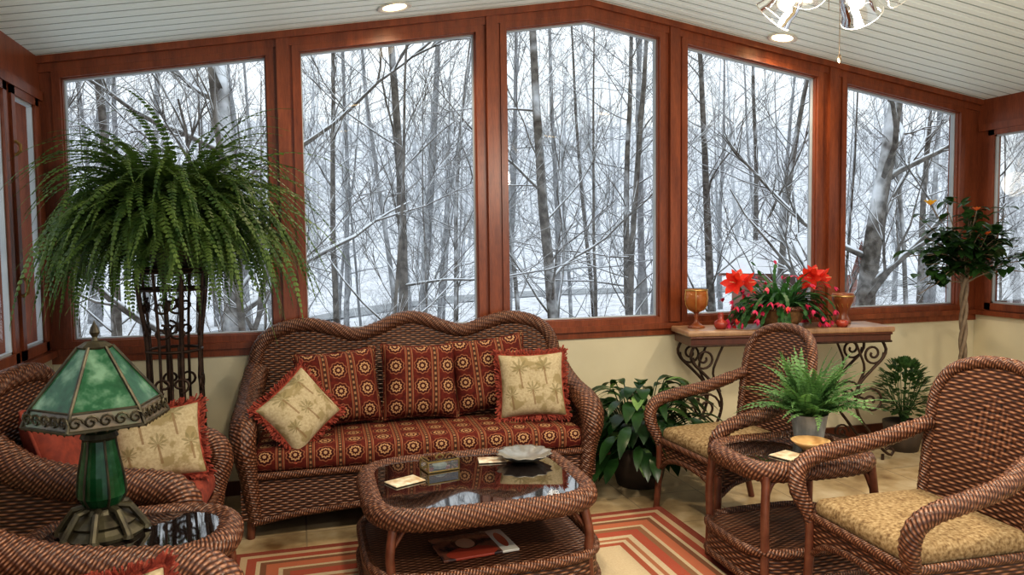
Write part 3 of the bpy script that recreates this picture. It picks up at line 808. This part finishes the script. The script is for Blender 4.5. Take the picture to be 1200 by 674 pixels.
# end table plant
b=MB()
b.lathe([(0,0),(.062,0),(.066,.01),(.083,.12),(.086,.125),(.078,.12),(.07,.10),(0,.10)],24,1)
for k in range(125):
    az=R.uniform(0,2*pi); frond(b,(0.02*math.cos(az),.02*math.sin(az),.10),az,R.uniform(.6,1.5),R.uniform(.20,.38),R.uniform(.5,1.8),R.uniform(.024,.042),0,18)
b.make("potted_asparagus_fern",[leafmat("asparagus_green",(.05,.12,.04),(.15,.27,.10),.5,10),GREYPOT],T(2.28,3.05,.553),smooth=False)
b=MB(); b.lathe([(0,0),(.035,0),(.04,.008),(.07,.03),(.085,.045),(.08,.046),(.06,.03),(.03,.014),(0,.012)],24,0)
b.make("wooden_bowl",[simple("bowl_wood",(.45,.25,.10),(.6,.38,.17),25,.4)],T(2.17,2.89,.553))
def card(name,x,y,z,w,h,rz,c1,c2):
    b=MB(); b.rbox(w,h,.006,.0025,None,0,2,nx=3,ny=3); b.make(name,[simple(name+"_print",c1,c2,25,.4)],T(x,y,z+.003,rz))
card("drink_coaster",2.02,2.84,.553,.12,.11,20,(.65,.58,.42),(.35,.25,.15))
CT=.455+RUGZ-.012
card("drink_coaster",.42,3.30,CT,.15,.10,25,(.7,.66,.5),(.45,.3,.15))
card("drink_coaster",.86,3.50,CT,.13,.09,-8,(.7,.66,.52),(.4,.25,.15))
b=MB();
gb=glass_pane("clear_glass_box",1.5,.12)
b.box((-.075,-.05,0),(.075,.05,.045),0); b.box((-.068,-.043,.045),(.068,.043,.055),0)
for sx in (-1,1):
    for sy in (-1,1): b.tube([(sx*.075,sy*.05,0),(sx*.075,sy*.05,.05)],.004,6,1,smooth=False)
for z in (.003,.047):
    for a_,c_ in (((-1,-1),(1,-1)),((1,-1),(1,1)),((1,1),(-1,1)),((-1,1),(-1,-1))):
        b.tube([(a_[0]*.075,a_[1]*.05,z),(c_[0]*.075,c_[1]*.05,z)],.004,6,1,smooth=False)
b.tube([(-.02,0,.055),(0,0,.07),(.02,0,.055)],.004,6,1)
b.lathe([(0,.005),(.03,.005),(.035,.02),(.02,.03),(0,.03)],12,2)
b.make("glass_trinket_box",[gb,simple("brass_edge",(.35,.25,.10),rough=.35,metal=.8),simple("trinket_fill",(.45,.5,.42),(.3,.35,.3),30)],T(.60,3.45,CT,12),smooth=False)
b=MB(); P=[];seg=48
for i,(rr,z) in enumerate([(0,.004),(.05,.004),(.09,.015),(.125,.035),(.13,.04),(.12,.037),(.085,.02),(.04,.01),(0,.01)]):
    P.append([((rr*(1+(.07 if rr>.1 else 0)*math.cos(12*2*pi*k/seg)))*math.cos(2*pi*k/seg),(rr*(1+(.07 if rr>.1 else 0)*math.cos(12*2*pi*k/seg)))*math.sin(2*pi*k/seg),z) for k in range(seg+1)])
b.grid(P); b.make("scalloped_dish",[simple("pewter",(.28,.27,.24),(.4,.38,.34),20,.3,.7)],T(1.01,3.46,CT))
# magazine on the shelf with a portrait cover
b=MB(); b.rbox(.33,.24,.012,.004,None,0,2,nx=3,ny=3)
mg=N("magazine_cover"); X=mg.sep('Object'); k_=mg.noise(14,3)
def ell(cx,cy,rx,ry):
    a_=mg.M('DIVIDE',mg.M('SUBTRACT',X[0],cx),rx); c_=mg.M('DIVIDE',mg.M('SUBTRACT',X[1],cy),ry)
    return mg.M('LESS_THAN',mg.M('ADD',mg.M('MULTIPLY',a_,a_),mg.M('MULTIPLY',c_,c_)),1)
cc=mg.mix(mg.sm(k_,.4,.6),(.05,.03,.03),(.25,.10,.06))
cc=mg.mix(ell(-.03,-.08,.11,.06),cc,(.40,.07,.04)); cc=mg.mix(ell(-.03,.03,.058,.068),cc,(.10,.04,.02)); cc=mg.mix(ell(-.03,.02,.040,.052),cc,(.65,.38,.24))
cc=mg.mix(mg.M('GREATER_THAN',X[0],.09),cc,(.75,.72,.64)); cc=mg.mix(ell(.125,.0,.02,.08),cc,(.5,.1,.05))
mg.base(cc); mg=mg.set(.2)
b.make("magazine",[mg],T(.68,3.12,.19+RUGZ+.009,6))

# ------------------------------------------------------------------ stained glass lamp
b=MB()
b.lathe([(0,0),(.125,0),(.13,.012),(.115,.022),(.10,.035),(.105,.045),(.085,.06),(.06,.075),(.05,.09),(.055,.10)],24,0)
for k in range(8):
    a=k*pi/4; c,s_=math.cos(a),math.sin(a)
    b.tube([(c*.05,s_*.05,.09),(c*.085,s_*.085,.085),(c*.11,s_*.11,.05),(c*.135,s_*.135,.012)],.012,8,0)
    b.lathe([(0,.0),(.018,.006),(.014,.018),(0,.022)],8,0,(c*.13,s_*.13,.0))
b.lathe([(.055,.10),(.072,.13),(.066,.20),(.052,.28),(.046,.32)],24,1)
for k in range(6):
    a=k*pi/3; c,s_=math.cos(a),math.sin(a)
    b.tube([(c*.057,s_*.057,.10),(c*.074,s_*.074,.13),(c*.068,s_*.068,.20),(c*.053,s_*.053,.28),(c*.048,s_*.048,.32)],.004,6,0)
b.lathe([(.048,.315),(.058,.325),(.052,.34),(.02,.35),(.012,.37),(.012,.62),(0,.62)],20,0)
z0s,z1s=.385,.625
pv=lambda k,rr,z:(rr*math.cos(k*pi/3+.35),rr*math.sin(k*pi/3+.35),z)
for k in range(6):
    for (ra,za,rb,zb,m) in ((.213,z0s,.190,z0s+.055,2),(.190,z0s+.055,.048,z1s,3)):
        b.grid([[Vector(pv(k,ra,za)).lerp(Vector(pv(k+1,ra,za)),i/6).lerp(Vector(pv(k,rb,zb)).lerp(Vector(pv(k+1,rb,zb)),i/6),j/4) for j in range(5)] for i in range(7)],None,m)
    b.tube([pv(k,.216,z0s),pv(k,.192,z0s+.055),pv(k,.050,z1s)],.006,6,0,smooth=False)
    b.tube([pv(k,.214,z0s),pv(k+1,.214,z0s)],.006,6,0,smooth=False)
    b.tube([pv(k,.192,z0s+.055),pv(k+1,.192,z0s+.055)],.004,6,0,smooth=False)
    A=Vector(pv(k,.212,z0s));B=Vector(pv(k+1,.212,z0s))
    for j in range(5):
        c=A.lerp(B,(j+.5)/5)*.97; c.z=z0s+.027; ux=(B-A).normalized(); n_=Vector((c.x,c.y,0)).normalized(); c=c+n_*.004
        b.tube(spiral(c,.022,.005,2.6*pi,0,(ux,(0,0,1)),12),.0035,4,0,smooth=False)
    for j in range(7):
        c=A.lerp(B,(j+.5)/7); b.lathe([(0,-.012),(.006,-.004),(.006,.004),(0,.006)],6,0,c)
b.lathe([(.0,z1s+.02),(.03,z1s+.015),(.053,z1s),(.050,z1s-.006)],12,0)
b.lathe([(.012,z1s+.015),(.008,z1s+.03),(.016,z1s+.045),(.012,z1s+.06),(.004,z1s+.075),(0,z1s+.085)],12,0)
BRZ=simple("bronze_patina",(.035,.028,.018),(.08,.07,.04),25,.45,.5)
def slag(name,c1,c2,c3):
    a=N(name); nz=a.noise(9,4,rough=.6); a.base(a.ramp(nz,[(.32,c1),(.5,c2),(.66,c3)])); a.set(.15,0,.6)
    tr=a.n("ShaderNodeBsdfTranslucent"); a.inp(tr.inputs[0],a.ramp(nz,[(.32,c1),(.5,c2),(.66,c3)]))
    mx=a.n("ShaderNodeMixShader"); mx.inputs[0].default_value=.4
    a.l(a.p.outputs[0],mx.inputs[1]); a.l(tr.outputs[0],mx.inputs[2]); a.l(mx.outputs[0],a.o.inputs[0]); return a.m
b.make("stained_glass_table_lamp",[BRZ,slag("green_column_glass",(.004,.045,.012),(.01,.09,.03),(.05,.18,.08)),slag("rose_band_glass",(.09,.08,.05),(.22,.17,.12),(.14,.22,.14)),slag("green_slag_glass",(.008,.06,.025),(.035,.15,.07),(.24,.42,.28))],T(-.65,2.775,.547),smooth=False)

# ------------------------------------------------------------------ ceiling fittings
sl=math.atan(.53/HALF)
CTM=simple("can_trim_white",(.75,.72,.65),rough=.4); CEM=emis("warm_bulb",(1,.72,.36),9)
def can(x,y,e=55,col=(1,.80,.56)):
    s_=1 if x<XC else -1
    Mx=Matrix.Translation((x,y,top(x)-.002))@Matrix.Rotation(-sl*s_,4,'Y')
    b=MB(); b.lathe([(.095,0),(.10,-.006),(.09,-.01),(.07,-.004),(.068,0)],24,0)
    b.lathe([(0,-.002),(.068,-.002)],24,1)
    b.make("recessed_ceiling_light",[CTM,CEM],Mx)
    l=bpy.data.lights.new("can_lamp",'SPOT'); l.energy=e; l.color=col; l.spot_size=math.radians(160); l.spot_blend=.8; l.shadow_soft_size=.09
    o=bpy.data.objects.new("recessed_lamp_light",l); o.location=(x,y,top(x)-.03); scn.collection.objects.link(o)
for x,y in ((.57,4.50),(3.18,4.58)): can(x,y,60)
for x,y in ((.57,2.0),(3.18,2.0),(.57,.2),(3.18,.2)): can(x,y,170,(1,.86,.67))  # unseen cans added out of view as fill light for the interior
b=MB()
b.lathe([(0,0),(.07,0),(.06,-.04),(.02,-.06)],20,0); b.tube([(0,0,-.05),(0,0,-.36)],.012,8,0,smooth=False)
b.lathe([(.02,-.34),(.09,-.36),(.12,-.40),(.12,-.45),(.08,-.48),(.05,-.50),(.06,-.53),(.05,-.57),(0,-.58)],24,0)
for k in range(5):
    Mk=Matrix.Rotation(k*2*pi/5+.3,4,'Z')@Matrix.Translation((0,0,-.43))@Matrix.Rotation(.2,4,'X')
    b.rbox(.50,.13,.01,.004,Mk@Matrix.Translation((.42,0,0)),1,2,nx=4,ny=3)
    b.tube([Mk@Vector((.10,0,0)),Mk@Vector((.2,0,0))],.012,6,0,smooth=False)
for k in range(4):
    a=k*pi/2+.5; c,s_=math.cos(a),math.sin(a)
    b.tube([(c*.04,s_*.04,-.55),(c*.10,s_*.10,-.57),(c*.135,s_*.135,-.62)],.009,8,0)
    q=Vector((c*.75,s_*.75,-.65)).to_track_quat('Z','Y').to_matrix()
    b.lathe([(.022,0),(.035,.01),(.055,.04),(.065,.08),(.066,.11),(.078,.14)],24,2,(c*.135,s_*.135,-.62),ax=q)
    b.lathe([(.078,.14),(.080,.142),(.078,.144)],24,4,(c*.135,s_*.135,-.62),ax=q)
    b.lathe([(.0,-.01),(.024,0),(.024,.015),(0,.015)],14,0,(c*.135,s_*.135,-.62),ax=q)
    b.lathe([(0,.02),(.014,.02),(.030,.055),(.032,.075),(.02,.10),(0,.105)],14,3,(c*.135,s_*.135,-.62),ax=q)
b.tube([(.02,0,-.57),(.02,0,-.90)],.0018,4,0,smooth=False); b.lathe([(0,-.03),(.008,-.02),(.006,0),(0,.004)],10,0,(.02,0,-.90))
b.tube([(-.02,.01,-.57),(-.02,.01,-.74)],.0018,4,0,smooth=False)
b.make("ceiling_fan",[simple("fan_bronze",(.12,.09,.06),rough=.3,metal=.9),WOODD,SHADEG,emis("frosted_bulb",(1,.9,.75),.5),CTM],T(1.90,2.42,3.06))
l=bpy.data.lights.new("fan_lamp",'POINT'); l.energy=60; l.color=(1,.90,.76); l.shadow_soft_size=.15
o=bpy.data.objects.new("ceiling_fan_light",l); o.location=(1.87,2.42,2.10); scn.collection.objects.link(o)

# ------------------------------------------------------------------ exterior
def gz(x,y):
    z=-2.7+.0020*max(0,y-30)**2 if y<100 else -2.7+9.8+.28*(y-100)
    z+=.5*noise.noise(Vector((x*.05,y*.05,1)))+.12*noise.noise(Vector((x*.4,y*.4,5)))
    z+=max(0,x-14)*.02
    return z
SNOW=N("snow_ground")
k1=SNOW.noise(.9,8,rough=.7); k2=SNOW.noise(5,8,rough=.75)
kk=SNOW.M('ADD',SNOW.M('MULTIPLY',k1,.5),SNOW.M('MULTIPLY',k2,.5))
SNOW.base(SNOW.ramp(kk,[(.37,(.36,.35,.34)),(.46,(.70,.72,.76)),(.55,(.88,.91,.97))])); SNOW=SNOW.set(.9)
b=MB()
xs=[-110+ i*2.5 for i in range(125)]; ysg=[5.1,6,7,8.5]+[10+i*1.5 for i in range(30)]+[56+i*4 for i in range(30)]
b.grid([[(x,y,gz(x,y)) for y in ysg] for x in xs]); b.make("snowy_ground",[SNOW])
b=MB()
rd=lambda x: 40+.25*x+5*math.sin(x*.11)
b.grid([[(x,rd(x)+w,gz(x,rd(x)+w)+.06) for w in (-1.2,-.6,0,.6,1.2)] for x in [-60+i*1.5 for i in range(110)]])
b.make("woodland_road",[simple("wet_asphalt",(.26,.28,.30),(.36,.38,.40),1,.6)])
def bark(name,c1,c2,snow):
    a=N(name); nz=a.noise(6,5); nz2=a.noise(1.5,3)
    g=a.n("ShaderNodeNewGeometry"); s_=a.n("ShaderNodeSeparateXYZ"); a.l(g.outputs['Normal'],s_.inputs[0])
    k=a.sm(a.M('ADD',s_.outputs[2],a.M('MULTIPLY',a.M('SUBTRACT',nz2,.5),.8)),.0,.4)
    a.base(a.mix(a.M('MULTIPLY',k,snow),a.mix(a.sm(nz,.3,.7),c1,c2),(.90,.94,.99)))
    return a.set(.9,0,.1)
BK=[bark("bark_near",(.07,.06,.052),(.19,.17,.15),.95),bark("bark_mid_haze",(.20,.203,.208),(.35,.353,.365),.9),bark("bark_far_haze",(.45,.47,.50),(.59,.61,.645),.9)]  # mid and far bark paled, haze painted into the colour
def tree_mesh(name,seed,H,rad,mat,nb=24,l2=5,l3=4,first=.12,lean=0,curl0=.045,big=1.0,bl=1.0):
    rr=random.Random(seed); b=MB()
    def seg(p,d,L,ra,n,sides,curl,grav):
        pts=[p.copy()];v=d.normalized()
        for i in range(n):
            v=(v+Vector((rr.uniform(-1,1),rr.uniform(-1,1),rr.uniform(-1,1)))*curl+Vector((0,0,grav))).normalized()
            pts.append(pts[-1]+v*L/n)
        b.tube(pts,lambda t:max(.0045,ra*(1-.78*t)),sides,0,cap=False,smooth=False)
        return pts
    tr=seg(Vector((0,0,-.4)),Vector((lean,rr.uniform(-.04,.04),1)),H,rad,14,7,curl0,.03)
    def at(pts,t):
        k=t*(len(pts)-1); i=min(int(k),len(pts)-2); return pts[i].lerp(pts[i+1],k-i),(pts[i+1]-pts[i]).normalized()
    for i in range(nb):
        t=first+(1-first)*(i+rr.random())/nb; p,dv=at(tr,min(t,.98)); az=rr.uniform(0,2*pi)
        L=bl*H*(.12+.20*(1-t))*rr.uniform(.6,1.25); d=Vector((math.cos(az),math.sin(az),rr.uniform(.1,1.3)))
        ra=big*rad*(1-.75*t)*rr.uniform(.16,.36)
        p1=seg(p,d,L,ra,8,4,.20,.03)
        for j in range(l2):
            q,dq=at(p1,rr.uniform(.2,1)); d2=(dq+Vector((rr.uniform(-1,1),rr.uniform(-1,1),rr.uniform(-.5,1)))*.8)
            p2=seg(q,d2,L*rr.uniform(.25,.5),ra*.42,4,3,.22,.02)
            for k in range(l3):
                q2,dq2=at(p2,rr.uniform(.2,1)); d3=(dq2+Vector((rr.uniform(-1,1),rr.uniform(-1,1),rr.uniform(-.6,1)))*.8)
                seg(q2,d3,L*rr.uniform(.12,.25),ra*.2,2,3,.2,0)
    return b.make(name,[BK[mat]])
forest=empty("winter_forest")
var=[]
for i,(H,ra,nb) in enumerate([(16,.13,24),(13,.09,24),(17,.17,24),(11,.055,20),(9,.04,18),(13,.10,22)]):
    t=tree_mesh(f"tree_{i}",100+i,H,ra,0,nb,lean=R.uniform(-.06,.06)); t.parent=forest; var.append(t)
t=tree_mesh("tree_6",301,14,.26,0,20,6,5,.10,.05,.06,1.7,1.5); t.parent=forest; var.append(t)
used=[False]*len(var)
def inst(v,x,y,s=1,rz=0,mat=0,par=forest):
    if not used[v]: o=var[v]; used[v]=True
    else:
        o=var[v].copy(); scn.collection.objects.link(o)
    o.location=(x,y,gz(x,y)); o.rotation_euler=(0,0,rz); o.scale=(s,s,s)
    o.material_slots[0].link='OBJECT'; o.material_slots[0].material=BK[mat]
    o.parent=par; return o
def azp(px,Y):
    a=math.atan((px-600)/900)+yaw; return math.tan(a)*Y
for px,Y,v,s in ((465,17,0,1.0),(655,16,2,.9),(742,20,0,.9),(838,22,2,.9),(905,20,5,1.2),(262,14,6,.85),(395,24,1,1.2),(610,24,1,1),(530,26,5,1),(700,26,1,1.1),(1000,13,6,.9),(1080,22,0,1),(130,19,0,1),(880,28,0,1)):
    inst(v,azp(px,Y),Y,s,R.uniform(0,6.28),0)
for k in range(26):
    Y=R.uniform(11,26); px=R.uniform(-250,1500); inst(R.choice([1,3,3,4,4,5]),azp(px,Y),Y,R.uniform(.8,1.2),R.uniform(0,6.28),0)
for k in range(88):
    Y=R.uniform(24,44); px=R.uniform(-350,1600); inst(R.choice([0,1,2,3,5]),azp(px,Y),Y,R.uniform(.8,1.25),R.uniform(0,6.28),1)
for k in range(190):
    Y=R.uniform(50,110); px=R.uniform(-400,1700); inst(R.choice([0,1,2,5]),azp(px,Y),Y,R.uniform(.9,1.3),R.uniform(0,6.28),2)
rb=random.Random(5); b=MB()
for i in range(34):
    a=rb.uniform(0,2*pi); v=Vector((math.cos(a)*.6,math.sin(a)*.6,rb.uniform(.5,1.2))).normalized(); p=Vector((rb.uniform(-.3,.3),rb.uniform(-.3,.3),-.1)); L=rb.uniform(.8,2.2)
    pts=[p]
    for j in range(6):
        v=(v+Vector((rb.uniform(-.2,.2),rb.uniform(-.2,.2),-.06))).normalized(); pts.append(pts[-1]+v*L/6)
    b.tube(pts,lambda t:.007*(1-.7*t),3,0,cap=False,smooth=False)
    for j in range(5):
        q=pts[rb.randint(1,6)]; v2=Vector((rb.uniform(-1,1),rb.uniform(-1,1),rb.uniform(0,1))).normalized()
        b.tube([q,q+v2*L*.15,q+v2*L*.3+Vector((rb.uniform(-.05,.05),0,.03))],.003,3,0,cap=False,smooth=False)
br=b.make("brush_0",[BK[0]]); var.append(br); used.append(False)
for k in range(80):
    Y=R.uniform(9,40); px=R.uniform(-200,1500); inst(len(var)-1,azp(px,Y),Y,R.uniform(.7,1.4),R.uniform(0,6.28),0 if Y<16 else 1)
b=MB()
b.box((-2,-1.5,-.5),(2,1.5,2.0),0)
for sg in (-1,1): b.face([(-2.4,sg*1.9,1.85),(2.4,sg*1.9,1.85),(2.4,0,3.1),(-2.4,0,3.1)],1); b.face([(-2.4,sg*1.9,1.75),(2.4,sg*1.9,1.75),(2.4,0,3.0),(-2.4,0,3.0)],0)
for sx in (-2,2): b.face([(sx,-1.5,2.0),(sx,1.5,2.0),(sx,0,3.0)],0)
b.box((-.5,-1.52,0),(.4,-1.5,1.8),2)
xs_=azp(932,26); b.make("garden_shed",[simple("shed_boards",(.28,.13,.10),(.35,.18,.14),3,.8),simple("roof_snow",(.92,.94,.98),(.88,.9,.95),3,.9),WOODD],T(xs_,26,gz(xs_,26)+.7,-50),smooth=False)
b=MB()
for i in range(7):
    b.box((i*.8-.05,-.05,-.4),(i*.8+.05,.05,1.1))
for z in (.4,.75,1.02): b.box((0,-.03,z),(4.8,.03,z+.07))
xf=azp(1010,20); b.make("wooden_fence",[simple("fence_wood",(.26,.12,.09),(.34,.18,.14),3,.8)],T(xf,20,gz(xf,20)+.3,-35),smooth=False)

# ------------------------------------------------------------------ world
w=bpy.data.worlds.new("overcast"); scn.world=w; w.use_nodes=True
bg=w.node_tree.nodes["Background"]; bg.inputs[0].default_value=(.88,.95,1.0,1); bg.inputs[1].default_value=1.2
